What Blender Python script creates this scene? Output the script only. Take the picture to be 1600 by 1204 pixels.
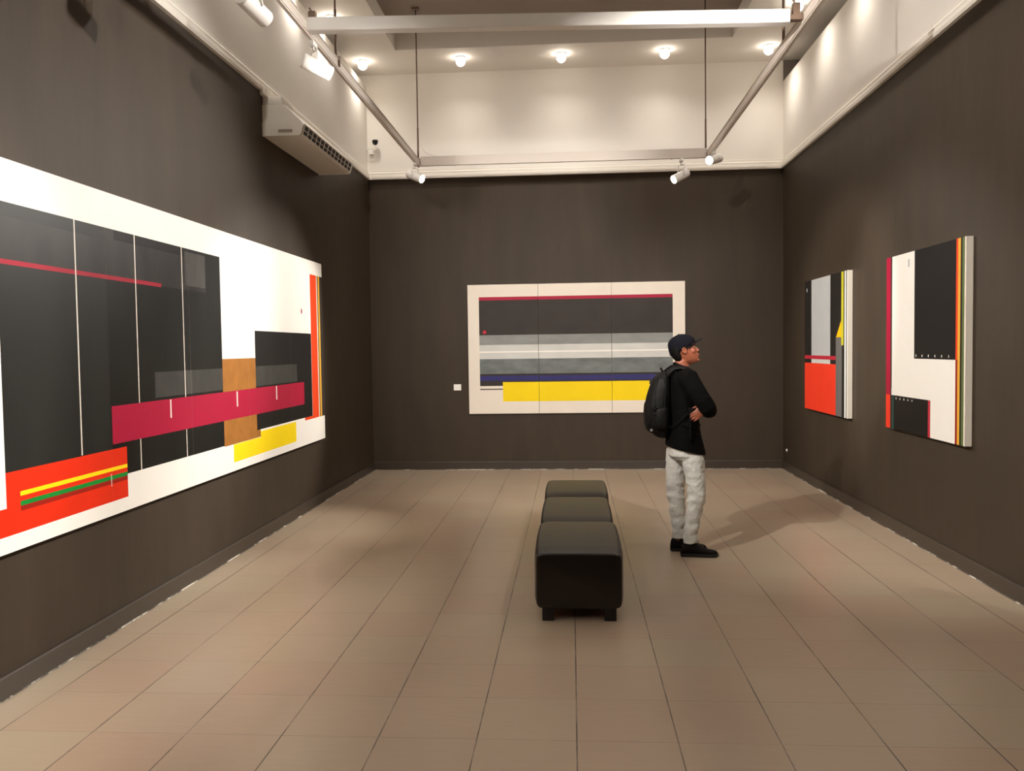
import bpy, bmesh, math, random
from mathutils import Vector, Matrix
random.seed(7)
PI = math.pi
for o in list(bpy.data.objects): bpy.data.objects.remove(o)
SC = bpy.context.scene
COL = SC.collection

# ------------------------------------------------------------------ camera
H = 1.56
YAW, PITCH, ROLL, FPX = 0.0703, -0.0433, -0.0140, 1323.08
def cam_axes():
    cy, sy = math.cos(YAW), math.sin(YAW)
    f = Vector((-sy*math.cos(PITCH), cy*math.cos(PITCH), math.sin(PITCH)))
    r = Vector((cy, sy, 0)); u = r.cross(f)
    c, s = math.cos(ROLL), math.sin(ROLL)
    return c*r + s*u, -s*r + c*u, f
r_, u_, f_ = cam_axes()
cd = bpy.data.cameras.new('camera'); cam = bpy.data.objects.new('camera', cd); COL.objects.link(cam)
cam.matrix_world = Matrix(((r_.x, u_.x, -f_.x, 0), (r_.y, u_.y, -f_.y, 0), (r_.z, u_.z, -f_.z, H), (0, 0, 0, 1)))
cd.sensor_fit = 'HORIZONTAL'; cd.sensor_width = 36; cd.lens = FPX/1600*36; cd.clip_start = 0.05
SC.camera = cam

# ------------------------------------------------------------------ world, exposure, lamp strengths
w = bpy.data.worlds.new('world'); SC.world = w; w.use_nodes = True
w.node_tree.nodes['Background'].inputs[0].default_value = (1.0, .9, .8, 1)
w.node_tree.nodes['Background'].inputs[1].default_value = 0.05
vs = SC.view_settings
vs.view_transform = 'Standard'; vs.look = 'None'; vs.gamma = 1; vs.use_curve_mapping = False
vs.exposure = 0.0
SC.display_settings.display_device = 'sRGB'
WARM = (1.0, .92, .83)
P_DOWN = 28.0      # each ceiling downlight
P_SPOT = 560.0     # each track spotlight

# ------------------------------------------------------------------ room numbers (metres, camera at x=0, y=0)
XL, XR, YB, YF = -2.595, 2.664, 10.891, -2.6
ZD = 3.765          # top of the dark paint
ZTR, ZTL = 4.83, 4.95   # top of the white upper walls
ZC, ZREC = 5.09, 5.285
XO = 3.7

# ------------------------------------------------------------------ materials
def srgb(r, g, b):
    f = lambda c: (c/255/12.92) if c/255 <= .04045 else ((c/255+.055)/1.055)**2.4
    return (f(r), f(g), f(b), 1)
def mat(name, col, rough=.5, metal=0, var=0, vscale=6, bump=0, bscale=40, emit=None, estr=0, spec=.5, stretch=None):
    m = bpy.data.materials.new(name); m.use_nodes = True
    nt = m.node_tree; b = nt.nodes['Principled BSDF']
    b.inputs['Base Color'].default_value = col
    b.inputs['Roughness'].default_value = rough; b.inputs['Metallic'].default_value = metal
    b.inputs['Specular IOR Level'].default_value = spec
    tc = nt.nodes.new('ShaderNodeTexCoord')
    src = tc.outputs['Object']
    if stretch:
        mp = nt.nodes.new('ShaderNodeMapping'); mp.inputs['Scale'].default_value = stretch
        nt.links.new(src, mp.inputs[0]); src = mp.outputs[0]
    if var:
        n = nt.nodes.new('ShaderNodeTexNoise'); n.inputs['Scale'].default_value = vscale; n.inputs['Detail'].default_value = 5
        nt.links.new(src, n.inputs['Vector'])
        mr = nt.nodes.new('ShaderNodeMapRange'); mr.inputs['From Min'].default_value = .3; mr.inputs['From Max'].default_value = .7
        mr.inputs['To Min'].default_value = 1-var; mr.inputs['To Max'].default_value = 1+var
        nt.links.new(n.outputs['Fac'], mr.inputs['Value'])
        vm = nt.nodes.new('ShaderNodeVectorMath'); vm.operation = 'SCALE'; vm.inputs[0].default_value = col[:3]
        nt.links.new(mr.outputs[0], vm.inputs['Scale']); nt.links.new(vm.outputs[0], b.inputs['Base Color'])
    if bump:
        n2 = nt.nodes.new('ShaderNodeTexNoise'); n2.inputs['Scale'].default_value = bscale; n2.inputs['Detail'].default_value = 4
        nt.links.new(src, n2.inputs['Vector'])
        bp = nt.nodes.new('ShaderNodeBump'); bp.inputs['Strength'].default_value = bump; bp.inputs['Distance'].default_value = .01
        nt.links.new(n2.outputs['Fac'], bp.inputs['Height']); nt.links.new(bp.outputs[0], b.inputs['Normal'])
    if emit:
        b.inputs['Emission Color'].default_value = emit; b.inputs['Emission Strength'].default_value = estr
    return m

M = {}
M['upper'] = mat('white_emulsion', srgb(233, 228, 220), .75, var=.015, vscale=1.5, bump=.04, bscale=25)
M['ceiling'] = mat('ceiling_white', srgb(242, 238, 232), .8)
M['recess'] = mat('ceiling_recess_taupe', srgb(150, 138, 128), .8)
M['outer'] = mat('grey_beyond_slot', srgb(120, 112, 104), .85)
M['trim'] = mat('trim_white', srgb(230, 224, 214), .5)
M['rail'] = mat('rail_white_enamel', srgb(214, 204, 194), .4)
M['beam'] = mat('beam_white', srgb(243, 240, 235), .4)
M['rod'] = mat('rod_brown_steel', srgb(120, 98, 82), .45, metal=.3)
M['lamp'] = mat('lamp_white', srgb(238, 234, 228), .35)
M['bulb'] = mat('bulb_glow', (1, 1, 1, 1), .4, emit=(1, .88, .74, 1), estr=16)
M['lens'] = mat('lens_glow', (1, 1, 1, 1), .3, emit=(1, .97, .95, 1), estr=16)
M['ac'] = mat('ac_plastic', srgb(232, 226, 216), .4)
M['ac_dark'] = mat('ac_vent_dark', srgb(28, 22, 20), .6)
M['ac_grey'] = mat('ac_vent_grey', srgb(150, 138, 126), .5)
M['black_plastic'] = mat('black_plastic', srgb(22, 18, 18), .3)
M['leather'] = mat('black_leather', srgb(25, 18, 14), .33, var=.12, vscale=3, bump=.12, bscale=120)
M['leather_seam'] = mat('leather_piping', srgb(20, 16, 14), .4)
M['foot'] = mat('foot_black', srgb(14, 12, 11), .35)
M['card'] = mat('label_card', srgb(245, 242, 236), .6)
M['ink'] = mat('label_ink', srgb(120, 115, 110), .7)

# dark wall paint: mottled roller marks, faint vertical drips, a darker round spot on the left wall
def wall_paint():
    m = bpy.data.materials.new('dark_taupe_paint'); m.use_nodes = True
    nt = m.node_tree; b = nt.nodes['Principled BSDF']; L = nt.links
    b.inputs['Roughness'].default_value = .55; b.inputs['Specular IOR Level'].default_value = .2
    tc = nt.nodes.new('ShaderNodeTexCoord')
    mp = nt.nodes.new('ShaderNodeMapping'); mp.inputs['Scale'].default_value = (1.6, 1.6, .35)
    L.new(tc.outputs['Object'], mp.inputs[0])
    n = nt.nodes.new('ShaderNodeTexNoise'); n.inputs['Scale'].default_value = 3.2; n.inputs['Detail'].default_value = 7; n.inputs['Roughness'].default_value = .6
    L.new(mp.outputs[0], n.inputs['Vector'])
    mr = nt.nodes.new('ShaderNodeMapRange'); mr.inputs['From Min'].default_value = .3; mr.inputs['From Max'].default_value = .7
    mr.inputs['To Min'].default_value = .88; mr.inputs['To Max'].default_value = 1.12
    L.new(n.outputs['Fac'], mr.inputs['Value'])
    # soft round spot, darker than the paint around it
    vd = nt.nodes.new('ShaderNodeVectorMath'); vd.operation = 'DISTANCE'
    vd.inputs[1].default_value = (XL, 4.79, 3.50)
    L.new(tc.outputs['Object'], vd.inputs[0])
    ms = nt.nodes.new('ShaderNodeMapRange'); ms.interpolation_type = 'SMOOTHSTEP'
    ms.inputs['From Min'].default_value = .05; ms.inputs['From Max'].default_value = .14
    ms.inputs['To Min'].default_value = .88; ms.inputs['To Max'].default_value = 1
    L.new(vd.outputs['Value'], ms.inputs['Value'])
    mu = nt.nodes.new('ShaderNodeMath'); mu.operation = 'MULTIPLY'
    L.new(mr.outputs[0], mu.inputs[0]); L.new(ms.outputs[0], mu.inputs[1])
    vm = nt.nodes.new('ShaderNodeVectorMath'); vm.operation = 'SCALE'; vm.inputs[0].default_value = WALLC
    L.new(mu.outputs[0], vm.inputs['Scale']); L.new(vm.outputs[0], b.inputs['Base Color'])
    n2 = nt.nodes.new('ShaderNodeTexNoise'); n2.inputs['Scale'].default_value = 14; n2.inputs['Detail'].default_value = 5
    L.new(mp.outputs[0], n2.inputs['Vector'])
    bp = nt.nodes.new('ShaderNodeBump'); bp.inputs['Strength'].default_value = .22; bp.inputs['Distance'].default_value = .006
    L.new(n2.outputs['Fac'], bp.inputs['Height']); L.new(bp.outputs[0], b.inputs['Normal'])
    return m
WALLC = (.049, .0352, .0235)
M['wall'] = wall_paint()
M['skirt'] = mat('skirting_taupe', (.045, .033, .0235, 1), .35)

# floor tiles 0.4 m
def tile_mat():
    m = bpy.data.materials.new('floor_tiles'); m.use_nodes = True
    nt = m.node_tree; b = nt.nodes['Principled BSDF']; L = nt.links
    N = lambda t: nt.nodes.new(t)
    def math_(op, a, b_=None, c=None):
        n = N('ShaderNodeMath'); n.operation = op
        for i, v in enumerate((a, b_, c)):
            if v is None: continue
            if isinstance(v, (int, float)): n.inputs[i].default_value = v
            else: L.new(v, n.inputs[i])
        return n.outputs[0]
    tc = N('ShaderNodeTexCoord'); sp = N('ShaderNodeSeparateXYZ'); L.new(tc.outputs['Object'], sp.inputs[0])
    tx = math_('DIVIDE', math_('ADD', sp.outputs[0], 0.3942+40), .4)
    ty = math_('DIVIDE', math_('ADD', sp.outputs[1], -3.3105+40), .4)
    fx = math_('FRACT', tx); fy = math_('FRACT', ty)
    ex = math_('MINIMUM', fx, math_('SUBTRACT', 1, fx)); ey = math_('MINIMUM', fy, math_('SUBTRACT', 1, fy))
    # seam break-up noise
    ns = N('ShaderNodeTexNoise'); ns.inputs['Scale'].default_value = 2.3; ns.inputs['Detail'].default_value = 6; ns.inputs['Roughness'].default_value = .7
    L.new(tc.outputs['Object'], ns.inputs['Vector'])
    jx = N('ShaderNodeMapRange'); jx.inputs['From Min'].default_value = .0035; jx.inputs['From Max'].default_value = .009
    jx.inputs['To Min'].default_value = 1; jx.inputs['To Max'].default_value = 0; L.new(ex, jx.inputs['Value'])
    jy = N('ShaderNodeMapRange'); jy.inputs['From Min'].default_value = .003; jy.inputs['From Max'].default_value = .008
    jy.inputs['To Min'].default_value = 1; jy.inputs['To Max'].default_value = 0; L.new(ey, jy.inputs['Value'])
    bx = N('ShaderNodeMapRange'); bx.inputs['From Min'].default_value = .36; bx.inputs['From Max'].default_value = .56
    bx.inputs['To Min'].default_value = .35; bx.inputs['To Max'].default_value = 1; L.new(ns.outputs['Fac'], bx.inputs['Value'])
    gx = math_('MULTIPLY', jx.outputs[0], bx.outputs[0])
    gy = math_('MULTIPLY', math_('MULTIPLY', jy.outputs[0], bx.outputs[0]), .42)
    g = math_('MAXIMUM', gx, gy)
    # per tile tone
    cb = N('ShaderNodeCombineXYZ'); L.new(math_('FLOOR', tx), cb.inputs[0]); L.new(math_('FLOOR', ty), cb.inputs[1])
    wn = N('ShaderNodeTexWhiteNoise'); wn.noise_dimensions = '3D'; L.new(cb.outputs[0], wn.inputs['Vector'])
    tone = math_('ADD', math_('MULTIPLY', wn.outputs['Value'], .09), .955)
    n1 = N('ShaderNodeTexNoise'); n1.inputs['Scale'].default_value = 1.1; n1.inputs['Detail'].default_value = 5
    L.new(tc.outputs['Object'], n1.inputs['Vector'])
    mp = N('ShaderNodeMapping'); mp.inputs['Scale'].default_value = (2.0, 14, 1); L.new(tc.outputs['Object'], mp.inputs[0])
    n3 = N('ShaderNodeTexNoise'); n3.inputs['Scale'].default_value = 3; n3.inputs['Detail'].default_value = 5; L.new(mp.outputs[0], n3.inputs['Vector'])
    tone = math_('MULTIPLY', tone, math_('ADD', math_('MULTIPLY', n1.outputs['Fac'], .22), .89))
    tone = math_('MULTIPLY', tone, math_('ADD', math_('MULTIPLY', n3.outputs['Fac'], .12), .94))
    hue = N('ShaderNodeMix'); hue.data_type = 'RGBA'
    hue.inputs['A'].default_value = (.485, .362, .262, 1); hue.inputs['B'].default_value = (.445, .360, .258, 1)
    L.new(wn.outputs['Value'], hue.inputs['Factor'])
    vm = N('ShaderNodeVectorMath'); vm.operation = 'SCALE'; L.new(hue.outputs['Result'], vm.inputs[0]); L.new(tone, vm.inputs['Scale'])
    mx = N('ShaderNodeMix'); mx.data_type = 'RGBA'; L.new(g, mx.inputs['Factor']); L.new(vm.outputs[0], mx.inputs['A'])
    mx.inputs['B'].default_value = (.055, .042, .033, 1)
    L.new(mx.outputs['Result'], b.inputs['Base Color'])
    rr = math_('ADD', math_('MULTIPLY', n1.outputs['Fac'], .14), .26); L.new(rr, b.inputs['Roughness'])
    b.inputs['Specular IOR Level'].default_value = .5
    bp = N('ShaderNodeBump'); bp.inputs['Strength'].default_value = .35; bp.inputs['Distance'].default_value = .002
    hgt = math_('SUBTRACT', math_('MULTIPLY', n3.outputs['Fac'], .35), g)
    L.new(hgt, bp.inputs['Height']); L.new(bp.outputs[0], b.inputs['Normal'])
    return m
M['floor'] = tile_mat()
# gappy white paint / grout line where skirting meets floor
def chip_mat():
    m = bpy.data.materials.new('chipped_grout'); m.use_nodes = True
    nt = m.node_tree; b = nt.nodes['Principled BSDF']; L = nt.links
    b.inputs['Roughness'].default_value = .8
    tc = nt.nodes.new('ShaderNodeTexCoord'); n = nt.nodes.new('ShaderNodeTexNoise'); n.inputs['Scale'].default_value = 3.0; n.inputs['Detail'].default_value = 9; n.inputs['Roughness'].default_value = .75
    L.new(tc.outputs['Object'], n.inputs['Vector'])
    cr = nt.nodes.new('ShaderNodeValToRGB'); cr.color_ramp.elements[0].position = .50; cr.color_ramp.elements[0].color = (.08, .066, .052, 1)
    cr.color_ramp.elements[1].position = .58; cr.color_ramp.elements[1].color = (.62, .58, .5, 1)
    L.new(n.outputs['Fac'], cr.inputs[0]); L.new(cr.outputs[0], b.inputs['Base Color'])
    return m
M['chip'] = chip_mat()

# ------------------------------------------------------------------ mesh helpers
class MB:
    def __init__(s): s.bm = bmesh.new(); s.mats = []
    def mi(s, m):
        if m not in s.mats: s.mats.append(m)
        return s.mats.index(m)
    def quad(s, pts, m, smooth=False):
        f = s.bm.faces.new([s.bm.verts.new(p) for p in pts]); f.material_index = s.mi(m); f.smooth = smooth; return f
    def box(s, a, b, m, bevel=0):
        (x0, y0, z0), (x1, y1, z1) = a, b
        x0, x1 = min(x0, x1), max(x0, x1); y0, y1 = min(y0, y1), max(y0, y1); z0, z1 = min(z0, z1), max(z0, z1)
        t = bmesh.new()
        v = [t.verts.new(p) for p in ((x0,y0,z0),(x1,y0,z0),(x1,y1,z0),(x0,y1,z0),(x0,y0,z1),(x1,y0,z1),(x1,y1,z1),(x0,y1,z1))]
        for q in ((3,2,1,0),(4,5,6,7),(0,1,5,4),(1,2,6,5),(2,3,7,6),(3,0,4,7)): t.faces.new([v[i] for i in q])
        if bevel: bmesh.ops.bevel(t, geom=t.edges[:], offset=bevel, segments=3, affect='EDGES', profile=.5)
        s.merge(t, m, bool(bevel))
    def merge(s, t, m, smooth=False, mtx=None):
        i = s.mi(m); mp = {}
        for v in t.verts: mp[v] = s.bm.verts.new(mtx @ v.co if mtx else v.co)
        for f in t.faces:
            nf = s.bm.faces.new([mp[v] for v in f.verts]); nf.material_index = i; nf.smooth = smooth
        t.free()
    def loft(s, rings, m, cap=True, smooth=True, closed=False):
        i = s.mi(m); R = [[s.bm.verts.new(p) for p in r] for r in rings]; n = len(R[0])
        pairs = list(zip(R, R[1:])) + ([(R[-1], R[0])] if closed else [])
        for a, b in pairs:
            for k in range(n):
                f = s.bm.faces.new((a[k], a[(k+1) % n], b[(k+1) % n], b[k])); f.material_index = i; f.smooth = smooth
        if cap and not closed:
            for r, rev in ((R[0], True), (R[-1], False)):
                f = s.bm.faces.new(r[::-1] if rev else r); f.material_index = i; f.smooth = smooth
    def tube(s, pts, rad, m, n=12, cap=True, flat=1.0, up=None, smooth=True):
        pts = [Vector(p) for p in pts]; rings = []
        if not isinstance(rad, (list, tuple)): rad = [rad]*len(pts)
        prev = None
        for k, p in enumerate(pts):
            d = (pts[min(k+1, len(pts)-1)] - pts[max(k-1, 0)]).normalized()
            if up is not None: a = Vector(up) - d*Vector(up).dot(d)
            elif prev is not None: a = prev - d*prev.dot(d)
            else:
                a = Vector((0, 0, 1)) if abs(d.z) < .9 else Vector((1, 0, 0)); a = a - d*a.dot(d)
            a.normalize(); prev = a; b_ = d.cross(a)
            rings.append([p + a*math.cos(2*PI*j/n)*rad[k]*flat + b_*math.sin(2*PI*j/n)*rad[k] for j in range(n)])
        s.loft(rings, m, cap, smooth)
    def ell(s, c, r, m, rot=None, nu=20, nv=12, smooth=True):
        t = bmesh.new(); bmesh.ops.create_uvsphere(t, u_segments=nu, v_segments=nv, radius=1)
        mt = Matrix.Translation(Vector(c)) @ (rot.to_4x4() if rot else Matrix.Identity(4)) @ Matrix.Diagonal((r[0], r[1], r[2], 1))
        s.merge(t, m, smooth, mt)
    def build(s, name, parent=None, loc=None, fixn=True):
        if fixn: bmesh.ops.recalc_face_normals(s.bm, faces=s.bm.faces[:])
        me = bpy.data.meshes.new(name); s.bm.to_mesh(me); s.bm.free()
        for m in s.mats: me.materials.append(m)
        o = bpy.data.objects.new(name, me); COL.objects.link(o)
        if parent:
            o.parent = parent
            o.matrix_parent_inverse = parent_world(parent).inverted()
        return o
def parent_world(o):
    m = Matrix.LocRotScale(o.location, o.rotation_euler if o.rotation_mode != 'QUATERNION' else o.rotation_quaternion, o.scale)
    if o.parent: m = parent_world(o.parent) @ o.matrix_parent_inverse @ m
    return m
def thing(name, label, cat, loc=(0, 0, 0), group=None):
    o = bpy.data.objects.new(name, None); COL.objects.link(o); o.location = loc
    o.empty_display_size = .1
    o['label'] = label; o['category'] = cat
    if group: o['group'] = group
    return o
def tag(o, label, cat, group=None):
    o['label'] = label; o['category'] = cat
    if group: o['group'] = group
    return o
def struct(o): o['kind'] = 'structure'; return o

# ------------------------------------------------------------------ room shell
b = MB(); b.box((-XO, YF-.2, -.12), (XO, YB+.2, 0), M['floor']); struct(b.build('floor'))
T = .15
def side_wall(name, xin, xout, ztop):
    b = MB()
    b.box((xin, YF, 0), (xout, YB, ZD), M['wall'])
    b.box((xin, YF, ZD), (xout, YB, ztop), M['upper'])
    return struct(b.build(name))
side_wall('wall_left', XL, XL-T, ZTL); side_wall('wall_right', XR, XR+T, ZTR)
b = MB()
b.box((XL-T, YB, 0), (XR+T, YB+T, ZD), M['wall'])
b.box((XL, YB, ZD), (XR, YB+T, ZC), M['upper'])
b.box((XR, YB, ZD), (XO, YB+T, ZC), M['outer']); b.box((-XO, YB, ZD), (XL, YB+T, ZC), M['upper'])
struct(b.build('wall_back'))
b = MB()
b.box((-XO, YF-T, 0), (XO, YF, ZD), M['wall']); b.box((-XO, YF-T, ZD), (XO, YF, ZC), M['upper'])
struct(b.build('wall_front'))
# outer walls closing the shadow gap above the side walls, and the ledge on top of the side walls
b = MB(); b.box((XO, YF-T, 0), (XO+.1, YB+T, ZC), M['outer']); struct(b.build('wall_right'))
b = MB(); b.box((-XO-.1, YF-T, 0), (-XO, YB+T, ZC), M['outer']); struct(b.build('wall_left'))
# ceiling with the sunk rectangular recess
RX0, RX1, RY0, RY1 = -2.03, 1.885, 1.0, 10.02
b = MB()
for a, c in (((-XO-.1, YF-T), (RX0, YB+T)), ((RX1, YF-T), (XO+.1, YB+T)), ((RX0, RY1), (RX1, YB+T)), ((RX0, YF-T), (RX1, RY0))):
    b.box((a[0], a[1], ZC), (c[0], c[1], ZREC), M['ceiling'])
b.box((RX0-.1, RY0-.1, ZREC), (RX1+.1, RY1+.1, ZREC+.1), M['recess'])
struct(b.build('ceiling'))
# picture-rail mouldings
def profile_run(name, prof, p0, p1, inward, m):
    """prof: (d, z) pairs, d = distance off the wall; run from p0 to p1 (xy)"""
    b = MB(); R = [[(p[0]+inward[0]*d, p[1]+inward[1]*d, z) for d, z in prof] for p in (p0, p1)]
    b.loft(R, m, True, False); return b.build(name)
PR = [(-.005, ZD-.005), (.03, ZD-.005), (.034, ZD+.02), (.03, ZD+.045), (.022, ZD+.05), (.022, ZD+.075), (.012, ZD+.09), (.01, ZD+.115), (-.005, ZD+.12)]
for i, (p0, p1, inn) in enumerate((((XL, YF), (XL, YB), (1, 0)), ((XR, YF), (XR, YB), (-1, 0)), ((XL, YB), (XR, YB), (0, -1)))):
    struct(profile_run('trim_%d' % (i+1), PR, p0, p1, inn, M['trim']))
BB = [(-.005, 0), (.016, 0), (.016, .098), (.012, .106), (-.005, .11)]
GR = [(.010, 0), (.022, 0), (.020, .005), (.010, .007)]
for nm, p0, p1, inn in (('left', (XL, YF), (XL, YB), (1, 0)), ('right', (XR, YF), (XR, YB), (-1, 0)), ('back', (XL, YB), (XR, YB), (0, -1))):
    struct(profile_run('baseboard_'+nm, BB, p0, p1, inn, M['skirt']))
for i, (p0, p1, inn) in enumerate((((XL, YF), (XL, YB), (1, 0)), ((XR, YF), (XR, YB), (-1, 0)), ((XL, YB), (XR, YB), (0, -1)))):
    struct(profile_run('trim_%d' % (i+4), GR, p0, p1, inn, M['chip']))

# ------------------------------------------------------------------ lamps
def add_light(name, kind, loc, power, parent=None, target=None, size=None, blend=.4, col=WARM, radius=.05):
    ld = bpy.data.lights.new(name, kind); ld.energy = power; ld.color = col
    if kind == 'SPOT': ld.spot_size = size; ld.spot_blend = blend
    ld.shadow_soft_size = radius
    o = bpy.data.objects.new(name, ld); COL.objects.link(o)
    d = (Vector(target)-Vector(loc)) if target else Vector((0, 0, -1))
    o.matrix_world = Matrix.Translation(Vector(loc)) @ d.to_track_quat('-Z', 'Y').to_matrix().to_4x4()
    if parent:
        o.parent = parent; o.matrix_parent_inverse = parent_world(parent).inverted()
    return o

DLX = [-2.5, -1.297, -.08, 1.148, 2.362]
def downlight(x, y, label, first=None):
    t = thing('ceiling_downlight', label, 'ceiling light', (x, y, ZC), 'round ceiling downlights')
    b = MB()
    n = 24
    R = [[(x+r*math.cos(2*PI*k/n), y+r*math.sin(2*PI*k/n), z) for k in range(n)] for r, z in ((.045, ZC-.001), (.06, ZC-.001), (.06, ZC-.010), (.05, ZC-.014), (.045, ZC-.010))]
    b.loft(R, M['lamp'], False, True, closed=True); b.build('ring', t)
    b = MB(); b.ell((x, y, ZC-.052), (.056, .056, .056), M['bulb']); b.build('bulb', t)
    add_light('downlight_lamp', 'SPOT', (x, y, ZC-.12), P_DOWN, t, size=math.radians(150), blend=1.0, radius=.05)
    return t
names = ['leftmost round downlight of the back ceiling row, beside the left track rail',
         'second round downlight from the left in the back ceiling row',
         'middle round downlight of the back ceiling row',
         'fourth round downlight from the left in the back ceiling row',
         'rightmost round downlight of the back ceiling row, next to the right track rail']
for x, l in zip(DLX, names): downlight(x, 10.34, l)
downlight(2.366, 9.07, 'round downlight at the right end of the white cross beam, nearest the top edge')
downlight(-2.5, 8.95, 'round downlight hidden above the left end of the white cross beam')
k = 0
for y in (7.95, 6.7, 5.45, 4.2, 2.95, 1.7, .45, -.8):
    for x in (-2.5, 2.366):
        ordn = ('third', 'fourth', 'fifth', 'sixth', 'seventh', 'eighth', 'ninth', 'tenth')[k//2]
        k += 1
        t = downlight(x, y, '%s round downlight from the back wall in the %s ceiling row' % (ordn, 'left' if x < 0 else 'right'))

for x, l in ((-1.297, 'left'), (-.08, 'middle'), (1.148, 'right')): downlight(x, -.3, '%s unseen downlight added behind the viewer to light the floor' % l)  # unseen row, added to brighten the near floor
# suspended lighting frame
ZR = 3.58; RW, RH = .036, .062
LX, RXX, RBY = -1.655, 1.495, 9.35
fr = thing('lighting_track_frame', 'off-white steel lighting frame hung on rods below the ceiling, with one cross beam', 'lighting frame', (0, 6, ZR))
def rail(name, p0, p1, mtl, flange=True, RH=RH):
    b = MB(); p0 = Vector(p0); p1 = Vector(p1); d = (p1-p0).normalized(); s = Vector((d.y, -d.x, 0))
    def prism(w, z0, z1):
        R = [[p + s*a + Vector((0, 0, z)) for a, z in ((-w/2, z0), (w/2, z0), (w/2, z1), (-w/2, z1))] for p in (p0, p1)]
        b.loft(R, mtl, True, False)
    prism(RW, 0, RH)
    if flange:
        prism(RW+.016, RH-.005, RH); prism(RW-.014, -.008, 0)
    o = b.build(name, fr); return o
rail('side_rail', (LX, .6, ZR), (LX, RBY, ZR), M['rail'])
rail('side_rail', (RXX, .6, ZR), (RXX, RBY, ZR), M['rail'])
rail('back_rail', (LX+.026, RBY-.03, ZR), (RXX-.026, RBY-.03, ZR), M['rail'], False, .10)
b = MB(); bw = .04; bpts = [(-1.635, 5.36), (1.39, 5.545)]
b.loft([[(x, y+dy, ZR+dz) for dy, dz in ((-bw, .004), (-bw+.005, 0), (bw-.005, 0), (bw, .004), (bw, .079), (bw-.005, .083), (-bw+.005, .083), (-bw, .079))] for x, y in bpts], M['beam'], True, False)
b.build('cross_beam', fr)
b = MB(); b.box((1.385, 5.52, ZR+.02), (RXX-.015, 5.57, ZR+.05), M['rod']); b.build('beam_bracket', fr)
for xx in (-1.25, 1.1, 1.36):
    b = MB(); b.box((xx-.010, RBY-.054, ZR-.003), (xx+.010, RBY-.006, ZR+.103), M['rail']); b.build('joint_clip', fr)
for (x, y, zt) in ((LX, RBY-.03, ZREC), (RXX-.03, RBY-.03, ZREC), (LX, 6.05, ZREC), (RXX, 6.1, ZREC), (LX, 2.4, ZREC), (RXX-.03, 2.4, ZREC)):
    b = MB(); b.tube([(x, y, ZR+RH), (x, y, zt)], .007, M['rod'], 8)
    b.tube([(x, y, ZR+RH), (x, y, ZR+RH+.35)], .010, M['rod'], 8)
    r = b.build('hanger_rod', fr)
    b = MB(); b.box((x-.04, y-.04, zt-.02), (x+.04, y+.04, zt), M['rod']); b.build('ceiling_plate', r)
    b = MB(); b.box((x-.014, y-.014, ZR+RH-.05), (x+.030, y+.014, ZR+RH+.02), M['rod']); b.build('rod_clamp', r)
for x, yb in ((LX+.045, 5.355), (RXX-.06, 5.54)):
    b = MB(); b.box((x-.022, yb-.02, ZR+.05), (x+.022, yb+.02, ZR+.125), M['rod']); b.tube([(x, yb, ZR+.12), (x-.02, yb, ZR+.15)], .006, M['rod'], 8)
    b.build('beam_clamp', fr)
b = MB()
pts = [(LX+.03, RBY-.03, ZR+.24), (LX+.06, RBY-.03, ZR+.17), (LX+.10, RBY-.03, ZR+.135), (LX+.15, RBY-.035, ZR+.115), (LX+.2, RBY-.04, ZR+.10)]
b.tube(pts, .0025, M['rail'], 6); b.build('cable', fr)

def track_spot(att, center, aim, label, power=None, ang=44, lens_r=.042, length=.20, r=.047, blend=.6, group='white track spotlights'):
    power = P_SPOT if power is None else power
    att = Vector(att); c = Vector(center); d = (Vector(aim)-c).normalized()
    t = thing('track_spotlight', label, 'spotlight', att, group)
    side = d.cross(Vector((0, 0, 1))).normalized()
    b = MB(); b.box(att+Vector((-.018, -.045, -.03)), att+Vector((.018, .045, 0)), M['lamp'], .004); b.build('track_adapter', t)
    b = MB(); top = att+Vector((0, 0, -.03)); k0 = top+(c-top)*.25
    b.tube([top, k0], .008, M['lamp'], 10)
    for s in (-1, 1):
        b.tube([k0, k0+side*s*(r+.006), c+side*s*(r+.006)], .006, M['lamp'], 8)
    b.build('yoke', t)
    n = 28; u = side; v = d.cross(u)
    ring = lambda rr, q: [c + d*q + u*math.cos(2*PI*k/n)*rr + v*math.sin(2*PI*k/n)*rr for k in range(n)]
    b = MB()
    b.loft([ring(.006, -length/2), ring(r*.9, -length/2), ring(r, -length/2+.008), ring(r, length/2-.002), ring(r*.97, length/2), ring(r*.92, length/2), ring(r*.90, length/2-.02), ring(.004, length/2-.02)], M['lamp'], True, False)
    h = b.build('housing', t)
    b = MB(); b.loft([ring(r*.89, length/2-.018), ring(r*.89, length/2-.010), ring(lens_r*.6, length/2-.002), ring(.003, length/2)], M['lens'], True, True); b.build('lens', t)
    add_light('spot_lamp', 'SPOT', c+d*(length/2+.03), power, t, target=aim, size=math.radians(ang), blend=blend, radius=.035, col=(1, .94, .87))
    return t
ZA = ZR-.008
track_spot((LX, 5.5, ZA), (-1.632, 5.50, 3.41), (2.6, 8.5, 1.75), 'white cylinder spotlight on the left rail just under the cross beam', ang=33, power=P_SPOT*1.35)
track_spot((LX, 4.42, ZA), (-1.64, 4.42, 3.365), (.5, 10.85, 1.5), 'white cylinder spotlight on the left rail, cut off by the top edge', ang=64, blend=1, power=P_SPOT*1.2)
track_spot((LX, 9.12, ZA), (-1.655, 9.12, 3.43), (2.6, 6.9, 1.35), 'lit white spotlight under the far left corner of the track frame', power=P_SPOT*.85, ang=42)
track_spot((1.205, RBY-.03, ZR-.004), (1.19, 9.28, 3.385), (-2.5, 7.3, 1.3), 'lit white spotlight hanging from the right end of the back rail, turned left', ang=44, power=P_SPOT*1.5)
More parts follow.
